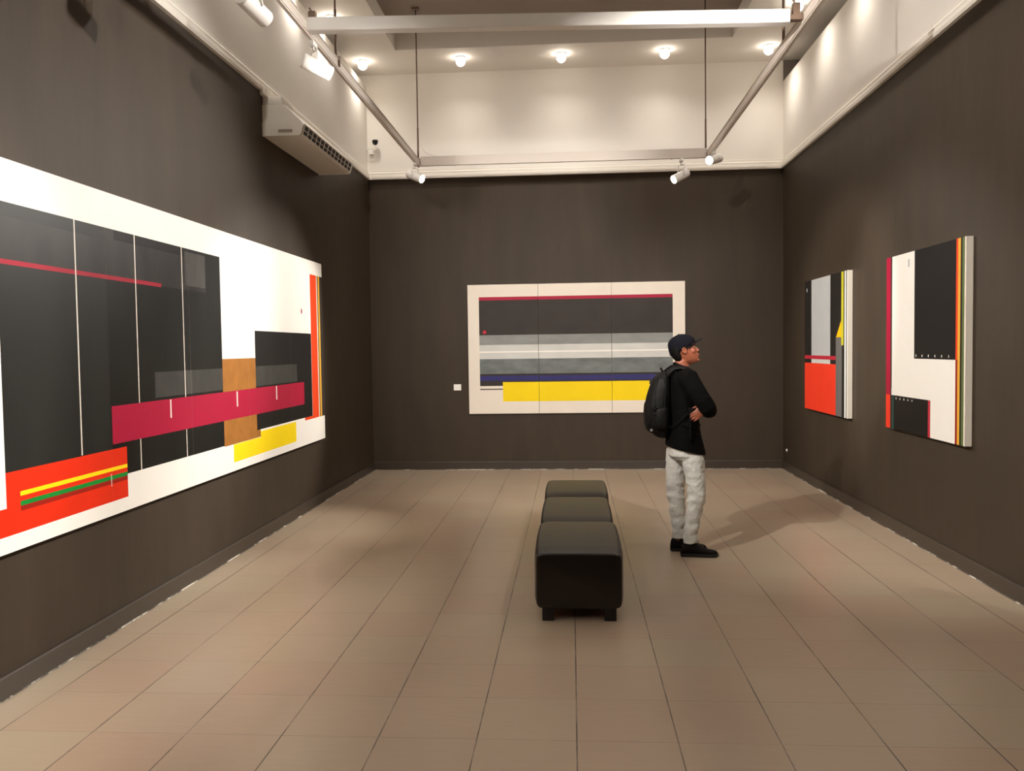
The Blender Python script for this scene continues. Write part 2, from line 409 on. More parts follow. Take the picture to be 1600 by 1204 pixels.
track_spot((RXX, 9.0, ZA), (1.50, 8.98, 3.49), (-2.5, 4.6, 1.8), 'brightest white spotlight on the right rail, glaring towards the viewer', ang=54, power=P_SPOT*1.1)
# fixtures on the near end of the frame, above the picture
track_spot((RXX, 4.3, ZA), (1.50, 4.3, 3.40), (-2.55, 4.3, 2.1), 'near spotlight on the right rail turned to the left painting', ang=72, power=P_SPOT*1.0)
track_spot((RXX, 3.0, ZA), (1.50, 3.0, 3.40), (-2.55, 2.6, 1.5), 'nearest spotlight on the right rail turned left', ang=50)
track_spot((LX, 3.1, ZA), (LX, 3.15, 3.40), (2.62, 6.4, 1.8), 'near spotlight on the left rail turned to the nearer right-wall painting', ang=58, power=P_SPOT*1.35)
track_spot((RXX, 3.6, ZA), (RXX, 3.65, 3.40), (-.4, 10.85, 1.5), 'near spotlight on the right rail turned to the back painting', ang=62, blend=1, power=P_SPOT*1.6)

# ------------------------------------------------------------------ paintings
def paint(name, rgb, rough=.45, var=.03, vscale=5, stretch=None, spec=.4):
    return mat('paint_'+name, srgb(*rgb), rough, var=var, vscale=vscale, bump=.05, bscale=60, stretch=stretch, spec=spec*.35)
C = dict(white=paint('white', (240, 236, 228), .55, .01), cream=paint('cream', (232, 222, 208), .6, .02), side=paint('side', (226, 218, 204), .6, .02),
 black=paint('black', (25, 25, 23), .40, .3, 3, (1, 1, .25)), black3=paint('black_left', (36, 36, 34), .40, .25, 3, (1, 1, .25)), wine=paint('wine', (150, 28, 46), .45, .06), black2=paint('black2', (27, 25, 24), .45, .12, 3), soft=paint('softblack', (46, 44, 42), .40, .35, 4, (1, 1, .5)),
 wash=paint('wash', (72, 70, 67), .45, .18, 9, (1, 1, .35)), wash2=paint('wash2', (62, 61, 58), .45, .15, 12, (1, 1, .4)), crimson=paint('crimson', (168, 24, 58), .45, .03), rose=paint('rose', (184, 44, 60), .45, .06),
 red=paint('red', (218, 46, 18), .45, .04), orange=paint('orange', (226, 70, 30), .45, .03), scarlet=paint('scarlet', (236, 62, 38), .5, .03), yellow=paint('yellow', (244, 212, 20), .5, .02),
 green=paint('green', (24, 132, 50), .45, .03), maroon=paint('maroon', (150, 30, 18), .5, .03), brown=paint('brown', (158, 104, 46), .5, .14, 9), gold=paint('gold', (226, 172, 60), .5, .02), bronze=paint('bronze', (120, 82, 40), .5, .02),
 grey=paint('grey', (138, 140, 137), .5, .10, 4, (1, 1, 3)), pale=paint('pale', (204, 204, 199), .5, .06, 4, (1, 1, 3)), slate=paint('slate', (112, 117, 115), .5, .22, 5, (1, 1, 2.5)), charcoal=paint('charcoal', (56, 50, 46), .5, .12, 4),
 navy=paint('navy', (54, 52, 104), .5, .08), dark=paint('dark', (38, 35, 33), .5, .06), lgrey=paint('lgrey', (184, 186, 186), .5, .03), mgrey=paint('mgrey', (104, 102, 100), .5, .12, 6, (1, 1, .3)),
 amber=paint('amber', (246, 190, 20), .5, .02), lime=paint('lime', (196, 190, 50), .5, .02), olive=paint('olive', (92, 108, 64), .5, .03), teal=paint('teal', (30, 104, 96), .5, .03), edge=paint('edge', (40, 34, 30), .6, .03), faint=paint('faint', (222, 212, 200), .6, .01))

def canvas(name, parent, frame, s0, s1, z0, z1, depth, rects, base, side, extras=()):
    """frame(s, z, d) -> xyz with d the height off the wall; rects painted in order (s0,s1,z0,z1,material)"""
    eps = 1e-6
    ss = sorted({s0, s1} | {min(max(v, s0), s1) for r in rects for v in r[:2]}); zs = sorted({z0, z1} | {min(max(v, z0), z1) for r in rects for v in r[2:4]})
    ss = [v for i, v in enumerate(ss) if i == 0 or v-ss[i-1] > eps]; zs = [v for i, v in enumerate(zs) if i == 0 or v-zs[i-1] > eps]
    b = MB(); V = {}
    def vert(i, j):
        if (i, j) not in V: V[(i, j)] = b.bm.verts.new(frame(ss[i], zs[j], depth))
        return V[(i, j)]
    for i in range(len(ss)-1):
        for j in range(len(zs)-1):
            cs, cz = (ss[i]+ss[i+1])/2, (zs[j]+zs[j+1])/2; m = base
            for r in rects:
                if min(r[0], r[1]) < cs < max(r[0], r[1]) and min(r[2], r[3]) < cz < max(r[2], r[3]): m = r[4]
            f = b.bm.faces.new((vert(i, j), vert(i+1, j), vert(i+1, j+1), vert(i, j+1))); f.material_index = b.mi(C[m])
    d0 = .004
    c = [(s0, z0), (s1, z0), (s1, z1), (s0, z1)]
    for k in range(4):
        a, e = c[k], c[(k+1) % 4]
        mm = C['edge'] if (k in (0,) and side != 'white') or k == 0 else C[side]  # bottom side painted dark: underside shade put into its colour
        b.quad([frame(*a, d0), frame(*e, d0), frame(*e, depth), frame(*a, depth)], mm)
    b.quad([frame(*q, d0) for q in c], C[side])
    for poly, m in extras:
        b.quad([frame(s, z, depth+.0006) for s, z in poly], C[m])
    bmesh.ops.remove_doubles(b.bm, verts=b.bm.verts[:], dist=1e-5)
    return b.build(name, parent)
def disc(s, z, r, n=14): return [(s+r*math.cos(2*PI*k/n), z+r*math.sin(2*PI*k/n)) for k in range(n)]

# --- big painting on the left wall (s = y)
FL = lambda s, z, d: (XL+d, s, z)
t = thing('painting', 'very long white, black and crimson abstract painting on the left wall', 'painting', (XL, 5.5, 1.56))
Z0, Z1 = .668, 2.452
LR = [
 (2.6, 3.62, .87, 2.255, 'white'),
 (3.62, 6.03, .876, 2.256, 'black'),
 (3.62, 4.50, .876, 2.256, 'black3'), (3.62, 4.50, 1.98, 2.19, 'soft'), (4.50, 5.78, 1.98, 2.256, 'soft'), (4.60, 5.78, 2.20, 2.256, 'black2'), (5.47, 5.78, 2.01, 2.235, 'wash'),
 (3.2, 5.138, 1.974, 1.997, 'wine'),
 (6.03, 6.755, .870, 1.515, 'brown'), (6.68, 6.8, .66, .95, 'white'), (6.68, 6.757, .870, .952, 'brown'),
 (6.193, 7.65, .732, .868, 'yellow'), (6.757, 7.65, .868, .915, 'yellow'),
 (6.68, 8.16, .93, 1.735, 'black2'),
 (5.02, 6.03, 1.29, 1.447, 'wash2'), (5.45, 5.53, 1.29, 1.447, 'wash'), (6.68, 7.71, 1.285, 1.447, 'wash2'),
 (4.52, 7.912, 1.060, 1.272, 'crimson'),
 (5.205, 5.223, 1.152, 1.268, 'faint'), (6.277, 6.300, 1.149, 1.264, 'faint'), (7.140, 7.168, 1.150, 1.266, 'faint'),
 (8.165, 8.37, .902, 2.318, 'orange'), (7.915, 8.37, .902, .93, 'orange'), (8.37, 8.395, .902, 2.318, 'cream'), (8.395, 8.43, .902, 2.318, 'bronze'), (8.43, 8.475, .902, 2.318, 'gold'), (8.475, 8.567, .902, 2.318, 'charcoal'),
 (2.6, 4.665, .745, 1.033, 'red'), (2.9, 3.62, .872, 1.06, 'white'), 
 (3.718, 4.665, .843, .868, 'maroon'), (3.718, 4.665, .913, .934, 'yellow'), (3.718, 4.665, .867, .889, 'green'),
]
for a, zb in ((4.222, 1.037), (4.824, .876), (5.425, .876)):
    LR.append((a-.005, a+.005, zb, 2.262, 'cream'))
LR += [(4.52, 7.912, 1.060, 1.272, 'crimson')]
LR.append((5.205, 5.223, 1.152, 1.268, 'faint')); LR.append((6.277, 6.300, 1.149, 1.264, 'faint')); LR.append((7.140, 7.168, 1.150, 1.266, 'faint'))
LR.append((4.490, 4.496, .83, .90, 'cream'))
# order: bars stop above the brown field, rebuild the small lines last
seams = [2.49, 3.497, 4.508, 5.515, 6.53, 7.545, 8.565]
for a, e in zip(seams, seams[1:]):
    ex = []
    if a < 7.88 < e: ex.append(([(7.887+.018*math.cos(2*PI*k/14), 1.943+.027*math.sin(2*PI*k/14)) for k in range(14)], 'crimson'))
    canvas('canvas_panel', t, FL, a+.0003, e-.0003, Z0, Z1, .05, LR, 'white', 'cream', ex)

# --- triptych on the back wall (s = x)
FB = lambda s, z, d: (s, YB-d, z)
t = thing('painting', 'wide white-bordered painting on the back wall with grey bands and a yellow bar', 'painting', (.06, YB, 1.55))
BR = [(-1.175, 1.284, 1.085, 2.225, 'charcoal'), (-1.175, 1.284, 2.183, 2.225, 'crimson'),
 (-1.175, 1.284, 1.612, 1.738, 'grey'), (-1.175, 1.284, 1.431, 1.612, 'pale'), (-1.175, 1.284, 1.512, 1.530, 'white'),
 (-1.175, 1.284, 1.232, 1.431, 'slate'), (-1.175, 1.284, 1.215, 1.240, 'charcoal'), (-1.175, 1.284, 1.150, 1.216, 'navy'), (-1.175, 1.284, 1.085, 1.150, 'charcoal'),
 (-1.175, 1.0, 1.036, 1.050, 'charcoal'), (-.880, .988, .884, 1.133, 'yellow')]
for a, e in ((-1.322, -.416), (-.416, .515), (.515, 1.441)):
    ex = [(disc(-1.108, 1.776, .024), 'rose')] if a < -1.2 else []
    canvas('canvas_panel', t, FB, a+.0022, e-.0022, .728, 2.383, .05, BR, 'cream', 'cream', ex)

# --- two square-ish canvases on the right wall (s = y)
FR = lambda s, z, d: (XR-d, s, z)
def single(name, label, s0, s1, z0, z1, rects, base, side, extras=()):
    o = canvas(name, None, FR, s0, s1, z0, z1, .05, rects, base, side, extras)
    return tag(o, label, 'painting')
R1 = [(9.45, 9.72, 1.40, 2.27, 'dark'), (8.778, 9.45, 1.36, 2.27, 'lgrey'), (8.43, 8.778, 1.36, 2.27, 'dark'), (8.60, 9.72, 1.361, 1.404, 'dark'), (8.778, 9.45, 1.361, 1.404, 'pale'),
 (8.60, 9.72, 1.404, 1.443, 'rose'), (8.60, 9.72, .84, 1.361, 'scarlet'), (8.41, 8.60, .84, 1.63, 'mgrey'), (8.33, 8.43, .84, 2.27, 'dark'), (8.41, 8.60, .84, 1.63, 'mgrey'),
 (8.363, 8.43, 1.55, 2.27, 'lime'), (8.29, 8.33, .84, 2.27, 'white'), (8.262, 8.29, .84, 2.27, 'charcoal'), (8.24, 8.262, .84, 2.27, 'white')]
single('painting', 'farther square painting on the right wall, red block under grey and black columns', 8.24, 9.71, .852, 2.258, R1, 'dark', 'side',
       [([(8.43, 1.79), (8.59, 1.628), (8.43, 1.628)], 'amber'), ([(9.64, 2.18), (9.61, 2.18), (9.61, 2.14), (9.64, 2.14)], 'lgrey')])
R2 = [(7.155, 7.26, .86, 2.27, 'crimson'), (7.125, 7.155, .86, 2.27, 'charcoal'), (6.675, 7.125, .86, 2.27, 'white'),
 (5.975, 6.675, 1.442, 2.27, 'black2'), (5.975, 6.675, .86, 1.442, 'white'), (7.0, 7.13, 1.138, 1.2, 'white'),
 (5.945, 5.975, 1.442, 2.27, 'orange'), (5.945, 5.975, .86, 1.442, 'maroon'), (5.91, 5.945, .86, 2.27, 'gold'), (5.885, 5.91, .86, 2.27, 'edge'), (5.85, 5.885, .86, 2.27, 'olive'), (5.83, 5.85, .86, 2.27, 'cream'),
 (6.41, 7.125, .86, 1.14, 'black2'), (7.085, 7.10, .86, 1.14, 'teal'), (7.10, 7.14, .86, 1.14, 'charcoal'), (6.375, 6.415, .86, 1.14, 'rose'), (7.155, 7.26, .86, 1.14, 'scarlet')]
for k in range(6): y = 6.64-.112*k; R2.append((y-.006, y+.006, 1.456, 1.474, 'white'))
for k in range(5): y = 7.03-.08*k; R2.append((y-.006, y+.006, 1.110, 1.124, 'white'))
single('painting', 'nearer square painting on the right wall, black block on white with striped edges', 5.83, 7.25, .866, 2.262, R2, 'white', 'side',
       [([(6.80, 2.21), (6.77, 2.21), (6.77, 2.15), (6.80, 2.15)], 'lgrey')])

# label cards
def card(frame, s0, s1, z0, z1, label):
    b = MB(); t0 = [frame(s, z, .0) for s, z in ((s0, z0), (s1, z0), (s1, z1), (s0, z1))]; t1 = [frame(s, z, .006) for s, z in ((s0, z0), (s1, z0), (s1, z1), (s0, z1))]
    b.loft([t0, t1], M['card'], True, False)
    tag(b.build('caption_card'), label, 'label')
card(FB, -1.523, -1.428, 1.032, 1.110, 'small white caption card on the back wall left of the wide painting')
card(FR, 7.262, 7.335, 1.056, 1.134, 'small white caption card at the left edge of the nearer right-wall painting')
b = MB(); b.tube([(XR, 10.70, .252), (XR-.012, 10.70, .252)], .011, M['card'], 10); b.box((XR-.006, 10.685, .235), (XR, 10.715, .27), M['card'])
tag(b.build('wall_plug'), 'tiny white plug low on the right wall by the back corner', 'wall plug')

# ------------------------------------------------------------------ air conditioner on the left wall
t = thing('air_conditioner', 'white wall-mounted air conditioner high on the left wall with a dark louvred outlet', 'air conditioner', (XL, 7.1, 3.40))
Y0, Y1 = 7.12, 8.72
ZB = 3.395
prof = [(0, ZB), (.315, ZB), (.328, ZB+.012), (.352, ZB+.088), (.33, ZB+.12), (.19, ZB+.26), (0, ZB+.26)]
b = MB(); b.loft([[(XL+d, Y, z) for d, z in prof] for Y in (Y0, Y1)], M['ac'], True, False)
casing = b.build('casing', t)
# end caps, slightly proud
for Y in (Y0, Y1):
    b = MB(); pr = [(0, ZB-.004), (.318, ZB-.004), (.333, ZB+.01), (.357, ZB+.088), (.335, ZB+.105), (0, ZB+.105)]
    b.loft([[(XL+d, yy, z) for d, z in pr] for yy in ((Y-.012, Y+.01) if Y == Y0 else (Y-.01, Y+.012))], M['ac'], True, False)
    e = b.build('end_cap', t)
    if Y == Y0:
        b = MB(); b.box((XL+.14, Y-.016, ZB+.028), (XL+.26, Y-.011, ZB+.046), M['ac_grey']); b.box((XL+.08, Y-.0135, ZB+.05), (XL+.26, Y-.011, ZB+.09), M['ac']); b.build('side_vent', e)
# louvre field: a dark recess panel with fins
P0 = Vector((XL+.330, 0, ZB+.014)); P1 = Vector((XL+.353, 0, ZB+.090)); nrm = Vector((P1.z-P0.z, 0, -(P1.x-P0.x))).normalized()
def onp(u, y, off): q = P0.lerp(P1, u)+nrm*off; return (q.x, y, q.z)
b = MB(); b.loft([[onp(0, y, .0), onp(1, y, 0), onp(1, y, .004), onp(0, y, .004)] for y in (Y0+.03, Y1-.03)], M['ac_dark'], True, False)
gl = b.build('air_outlet', t)
b = MB()
for u0, u1 in ((-.10, .03), (.44, .50), (.97, 1.1)):
    b.loft([[onp(u0, y, .004), onp(u1, y, .004), onp(u1, y, .009), onp(u0, y, .009)] for y in (Y0+.01, Y1-.01)], M['ac'], True, False)
nf = 13
for k in range(nf+1):
    y = Y0+.03+(Y1-Y0-.06)*k/nf
    b.loft([[onp(0, yy, .003), onp(1, yy, .003), onp(1, yy, .008), onp(0, yy, .008)] for yy in (y-.008, y+.008)], M['ac'], True, False)
b.build('louvre', gl)
# conduit cover and bracket above the unit's near end
b = MB(); b.box((XL, 7.13, ZB+.262), (XL+.17, 7.40, ZB+.33), M['ac'], .006); b.box((XL, 7.06, ZB+.33), (XL+.05, 7.26, ZB+.40), M['ac'], .006)
b.tube([(XL+.06, 7.2, ZB+.33), (XL+.06, 7.2, ZB+.25)], .014, M['ac'], 10); b.tube([(XL+.1, 7.2, ZB+.33), (XL+.1, 7.2, ZB+.25)], .012, M['ac'], 10)
b.build('pipe_cover', t)

# ------------------------------------------------------------------ security camera
t = thing('security_camera', 'small black dome camera on a thin white arm in the far left corner', 'security camera', (-2.52, 10.85, 4.1))
b = MB(); b.tube([(-2.47, 10.80, 4.215), (-2.47, 10.80, 4.245)], .038, M['black_plastic'], 16); b.ell((-2.47, 10.80, 4.212), (.034, .034, .03), M['black_plastic']); b.build('camera_head', t)
b = MB(); b.tube([(-2.485, 10.80, 4.20), (-2.485, 10.80, 4.15), (-2.56, 10.81, 4.14), (XL, 10.82, 4.135)], .006, M['lamp'], 8); b.tube([(-2.485, 10.8, 4.15), (-2.52, 10.86, 4.15), (-2.53, YB, 4.15)], .005, M['lamp'], 8); b.build('bracket', t)
b = MB(); b.box((-2.57, YB-.03, 4.08), (-2.50, YB, 4.13), M['lamp'], .004); b.build('junction_box', t)

# ------------------------------------------------------------------ bench
t = thing('bench', 'long black leather three-section gallery bench on short dark feet', 'bench', (.03, 6.1, 0))
def cushion(y0, y1, xc, hw, zb, zt):
    b = MB(); n = 9; rings = []
    m = 24
    # superellipse cross sections bulging along the length
    for k in range(0, 13):
        q = k/12; y = y0+(y1-y0)*q
        e = min(q, 1-q)*2                   # 0 at ends
        shrink = .009*(1-min(1, e*5))**2
        puff = .010*math.sin(PI*q)
        w_ = hw - shrink + puff*.6; zt_ = zt - shrink + puff*.6; zb_ = zb + shrink*.2
        r = []
        for j in range(40):
            a = 2*PI*j/40 + PI/40
            ca, sa = math.cos(a), math.sin(a); p = 2/13
            X = abs(ca)**p*(1 if ca > 0 else -1); Z = abs(sa)**p*(1 if sa > 0 else -1)
            bow = 1 + .018*(1-Z*Z)
            zz = (zt_+zb_)/2 + Z*(zt_-zb_)/2
            if Z > 0: zz += .008*(1-X*X)*math.sin(PI*q)
            r.append((xc+X*w_*bow, y, zz))
        rings.append(r)
    # rounded end rings
    c0 = (xc, y0, (zb+zt)/2)
    def inset(r, y, f, ff):
        cz = (zb+zt)/2
        return [(xc+(p[0]-xc)*f, y, cz+(p[2]-cz)*ff) for p in r]
    fr_ = [inset(rings[0], y0-.014, .955, .945), inset(rings[0], y0-.011, .982, .978), inset(rings[0], y0-.005, .996, .995)]
    bk_ = [inset(rings[-1], y1+.004, .994, .993), inset(rings[-1], y1+.008, .97, .965)]
    b.loft(fr_+rings+bk_, M['leather'])
    o = b.build('seat_cushion', t)
    return o
secs = [(4.80, 5.680, .030, .252, .068, .399), (5.696, 6.668, .026, .246, .068, .394), (6.684, 7.50, .030, .252, .068, .396)]
for s in secs: cushion(*s)
b = MB(); b.box((-.17, 4.87, .050), (.23, 7.43, .075), M['foot']); b.build('base_frame', t)
for y in (4.79, 5.60, 6.55, 7.38):
    for x in (-.148, .208):
        b = MB(); b.box((x-.034, y, 0), (x+.034, y+.07, .072), M['foot'], .004)
        b.build('foot', t)
#PERSON
# ------------------------------------------------------------------ the visitor
SK = mat('skin', srgb(140, 78, 54), .5, var=.06, vscale=30)
M['skin'] = SK
M['jacket'] = mat('black_cloth', srgb(8, 7, 7), .85, var=.15, vscale=12, bump=.25, bscale=30, spec=.1)
M['jeans'] = mat('light_grey_denim', srgb(216, 216, 210), .85, var=.07, vscale=14, bump=.5, bscale=14, spec=.2, stretch=(1, 1, 1.8))
M['cap'] = mat('navy_cap_cloth', srgb(16, 16, 23), .85, var=.08, vscale=20, spec=.1)
M['hair'] = mat('black_hair', srgb(8, 6, 6), .75, bump=.15, bscale=160, spec=.15)
M['shoe'] = mat('black_suede', srgb(17, 14, 13), .8, var=.15, vscale=25, bump=.2, bscale=60, spec=.2)
M['sole'] = mat('shoe_sole', srgb(26, 23, 21), .6)
M['lace'] = mat('grey_laces', srgb(96, 90, 82), .8)
M['pack'] = mat('black_nylon', srgb(11, 10, 9), .6, var=.15, vscale=18, bump=.3, bscale=40, spec=.25)
M['strap'] = mat('webbing', srgb(10, 9, 9), .8, spec=.15)
M['eyew'] = mat('eye_white', srgb(150, 132, 118), .5); M['iris'] = mat('iris_dark', srgb(30, 20, 14), .2); M['lip'] = mat('lips', srgb(128, 62, 52), .5)
M['grey'] = mat('reflective_tab', srgb(130, 128, 126), .4)
PY = 6.41     # body midline
def ering(cx, cy, z, rx, ry, n=28, tx=0.0, p=2.0):
    """horizontal ring; tx tilts it (dz per dx)"""
    r = []
    for j in range(n):
        a = 2*PI*j/n; ca, sa = math.cos(a), math.sin(a)
        X = abs(ca)**(2/p)*(1 if ca >= 0 else -1); Y = abs(sa)**(2/p)*(1 if sa >= 0 else -1)
        r.append((cx+rx*X, cy+ry*Y, z+tx*rx*X))
    return r
def remesh(o, vox, it=4, fac=.5):
    m = o.modifiers.new('remesh', 'REMESH'); m.mode = 'VOXEL'; m.voxel_size = vox; m.use_smooth_shade = True
    if it: sm = o.modifiers.new('smooth', 'SMOOTH'); sm.iterations = it; sm.factor = fac
    return o
def wrinkle(o, scale, strength):
    tx = bpy.data.textures.new('cloth_folds', 'CLOUDS'); tx.noise_scale = scale; tx.noise_depth = 2
    m = o.modifiers.new('folds', 'DISPLACE'); m.texture = tx; m.texture_coords = 'LOCAL'; m.strength = strength; m.mid_level = .5
person = thing('person', 'standing man in navy cap, black jacket and pale jeans, arms folded, looking right', 'person', (.86, PY, 0))
# --- head in local axes (x forward, z up, origin at the ear), tilted up
HT = math.radians(15); EAR = Vector((.842, PY, 1.527))
def hd(x, y, z):
    z -= .11
    return (EAR.x + x*math.cos(HT) - z*math.sin(HT), EAR.y + y, EAR.z + x*math.sin(HT) + z*math.cos(HT))
HR = Matrix.Rotation(-HT, 3, 'Y')
def head_ring(z, xf, xb, hw, n=32, off=0):
    xc = (xf+xb)/2*.6; r = []
    for j in range(n):
        a = 2*PI*j/n; ca, sa = math.cos(a), math.sin(a)
        x = xc + ((xf+off-xc)*abs(ca)**.85 if ca >= 0 else -(xc-xb+off)*abs(ca)**.95)
        r.append(hd(x, (hw+off)*sa, z))
    return r
HEAD = [(.002, .066, .01, .018), (.006, .078, -.0, .026), (.018, .085, -.02, .038), (.032, .085, -.040, .050), (.05, .087, -.058, .057), (.07, .086, -.072, .063), (.09, .084, -.082, .067), (.108, .080, -.088, .070),
        (.122, .079, -.092, .072), (.134, .086, -.094, .073), (.150, .089, -.095, .074), (.170, .086, -.094, .074), (.190, .074, -.086, .068), (.207, .054, -.068, .055), (.219, .028, -.044, .036), (.224, .004, -.018, .014)]
b = MB()
b.loft([head_ring(*q) for q in HEAD], SK)
# nose, brow, lips, chin, ears
b.tube([hd(.078, 0, .128), hd(.090, 0, .108), hd(.099, 0, .092), hd(.102, 0, .084), hd(.090, 0, .076)], [.006, .008, .0105, .010, .006], SK, 10)
for s_ in (-1, 1):
    b.ell(hd(.092, s_*.011, .083), (.009, .007, .006), SK, HR)
    b.tube([hd(.082, s_*.012, .137), hd(.084, s_*.03, .138), hd(.072, s_*.05, .134)], [.006, .007, .005], SK, 8)
    b.ell(hd(.056, s_*.042, .094), (.022, .022, .022), SK, HR)      # cheekbone
b.ell(hd(.0905, 0, .058), (.009, .020, .0055), SK, HR); b.ell(hd(.090, 0, .048), (.008, .018, .006), SK, HR)
b.ell(hd(.080, 0, .016), (.014, .018, .012), SK, HR)
for s_ in (-1, 1):
    b.tube([hd(-.004, s_*.071, .088), hd(.008, s_*.077, .100), hd(.007, s_*.080, .122), hd(-.006, s_*.084, .136), hd(-.021, s_*.085, .128), hd(-.022, s_*.082, .108), hd(-.010, s_*.077, .090)], [.0055, .005, .0045, .0055, .0055, .005, .005], SK, 8)
    b.ell(hd(-.008, s_*.074, .112), (.014, .007, .022), SK, HR)
# neck
b.tube([hd(-.025, 0, .09), hd(-.022, 0, .045), (.822, PY, 1.44), (.828, PY, 1.37), (.828, PY, 1.30)], [.05, .052, .053, .056, .07], SK, 20)
# trunk, pelvis, legs (under the clothes)
b.loft([ering(.84, PY, z, rx, ry) for z, rx, ry in ((.76, .09, .13), (.84, .10, .155), (.95, .09, .14), (1.05, .085, .135), (1.2, .095, .15), (1.32, .085, .16), (1.385, .05, .09))], SK)
for cx0, cx1, cx2, y in ((.885, .91, .865, 6.33), (.81, .785, .80, 6.49)):
    b.tube([(.85, PY+(y-PY)*.9, .86), (cx0, y, .70), (cx1, y, .47), (cx1-.005, y, .42), (cx2, y, .13), (cx2, y, .07)], [.07, .058, .038, .036, .026, .025], SK, 16)
# arms: right upper arm forward-down, forearm across; left forearm under the right arm
RS, RE, RWR = (.845, 6.235, 1.33), (.985, 6.185, 1.105), (.975, 6.43, 1.115)
LS, LE, LWR = (.845, 6.585, 1.33), (.985, 6.635, 1.12), (.945, 6.29, 1.075)
b.tube([RS, (.91, 6.205, 1.22), RE, (.985, 6.30, 1.10), RWR], [.045, .04, .034, .032, .024], SK, 14)
b.tube([LS, (.91, 6.61, 1.22), LE, (.965, 6.46, 1.09), LWR], [.045, .04, .034, .030, .024], SK, 14)
def hand(wrist, d, nrm, s=1.0, thumb=1):
    """palm from the wrist along d, back of the hand facing nrm; fingers curl away from nrm"""
    wv = Vector(wrist); d = Vector(d).normalized(); nv = Vector(nrm); nv = (nv-d*nv.dot(d)).normalized(); sd = d.cross(nv)
    pc = wv+d*.045*s
    rot = Matrix((d, sd, nv)).transposed()
    b.ell(pc, (.052*s, .042*s, .015*s), SK, rot)
    b.tube([wv-d*.03, wv+d*.02], [.023*s, .024*s], SK, 12)
    for k, (o_, ln) in enumerate(((-.030, .062), (-.010, .074), (.011, .070), (.030, .054))):
        p0 = wv+d*.072*s+sd*o_*s; p1 = p0+(d*.98-nv*.10+sd*o_*.8)*ln*.42*s; p2 = p1+(d*.88-nv*.35)*ln*.32*s; p3 = p2+(d*.70-nv*.6)*ln*.26*s
        b.tube([p0-d*.02*s, p0, p1, p2, p3], [.0088*s, .0092*s, .0085*s, .0078*s, .0062*s], SK, 10)
    p0 = wv+d*.022*s+sd*(-.030*thumb)*s; p1 = p0+(d*.6-sd*.7*thumb-nv*.1)*.036*s; p2 = p1+(d*.9-sd*.25*thumb-nv*.2)*.030*s
    b.tube([wv+d*.02*s, p0, p1, p2], [.012*s, .0115*s, .0095*s, .0075*s], SK, 10)
# left hand emerges under the right arm, fingers pointing back and down along the ribs
hand((.955, 6.205, 1.105), (-.80, -.05, -.62), (.02, -1, .05), .88, thumb=-1)
b.tube([LWR, (.955, 6.205, 1.105)], [.023, .020], SK, 12)
# right hand tucked against the left upper arm
hand((.975, 6.45, 1.118), (-.12, .98, .12), (1, .1, .1), .88)
body = b.build('body', person); remesh(body, .0042, 3, .4)
# eyes and brows
for s_ in (-1, 1):
    b = MB(); b.ell(hd(.0715, s_*.030, .121), (.0095, .011, .0048), M['eyew'], HR); e = b.build('eye', person)
    b = MB(); b.ell(hd(.0790, s_*.031, .1213), (.0040, .0055, .0048), M['iris'], HR); b.build('iris', e)
    b = MB(); b.tube([hd(.089, s_*.016, .139), hd(.086, s_*.034, .143), hd(.072, s_*.052, .138)], [.003, .0035, .002], M['hair'], 8); b.build('eyebrow', person)
b = MB(); b.ell(hd(.094, 0, .0585), (.007, .019, .004), M['lip'], HR); b.ell(hd(.0935, 0, .0495), (.007, .017, .0045), M['lip'], HR); b.build('lips', person)
# hair: nape and sideburns below the cap
b = MB(); rings = []
for z, xf, xb, hw in ((.045, -.050, -.070, .040), (.055, -.030, -.082, .058), (.075, -.022, -.094, .068), (.10, -.020, -.102, .074), (.13, -.010, -.105, .077), (.16, .02, -.104, .078)):
    r = []
    for j in range(24):
        a = 2*PI*j/24; r.append(hd((xf+xb)/2+(xf-xb)/2*math.cos(a), hw*math.sin(a), z))
    rings.append(r)
b.loft(rings, M['hair'])
for s_ in (-1, 1): b.tube([hd(.012, s_*.073, .155), hd(.016, s_*.0735, .135), hd(.014, s_*.071, .108)], [.013, .010, .004], M['hair'], 10)
hair = b.build('hair', person); remesh(hair, .0035, 3)
# cap: crown, brim, button, back strap
b = MB()
crown = [(.128, .074, -.108, .080), (.140, .090, -.110, .083), (.160, .097, -.110, .085), (.180, .095, -.107, .083), (.200, .083, -.098, .076), (.218, .062, -.080, .062), (.230, .036, -.055, .043), (.2365, .012, -.028, .020), (.238, -.004, -.012, .004)]
rr = []
for q in crown:
    ring = []
    z, xf, xb, hw = q; n = 32; xc = -.008
    for j in range(n):
        a = 2*PI*j/n; ca, sa = math.cos(a), math.sin(a)
        x = xc+((xf-xc)*ca if ca >= 0 else (xc-xb)*ca)
        zz = z + (.014*max(0, ca) - .030*max(0, -ca))*max(0, (.18-z)/.05)   # lower behind, higher at the brow
        ring.append(hd(x, hw*sa, zz))
    rr.append(ring)
b.loft(rr, M['cap'])
capo = b.build('cap', person)
b = MB(); N1, N2 = 14, 7; top = []; 
for i in range(N2+1):
    row = []
    u = i/N2
    for j in range(N1+1):
        v = -1+2*j/N1; ang = v*1.25
        rx0, ry0 = .090, .080
        x0 = rx0*math.cos(ang); y0 = ry0*math.sin(ang)
        ext = .062*max(0, 1-(abs(v))**2.8)
        x = x0 + ext*u; y = y0*(1 - .05*u)
        z = .152 + .020*u*(1) - .030*(v*v) - .004*u*u
        row.append((x, y, z))
    top.append(row)
vt = [[b.bm.verts.new(hd(*p)) for p in row] for row in top]
vb = [[b.bm.verts.new(hd(p[0], p[1], p[2]-.006)) for p in row] for row in top]
mi = b.mi(M['cap'])
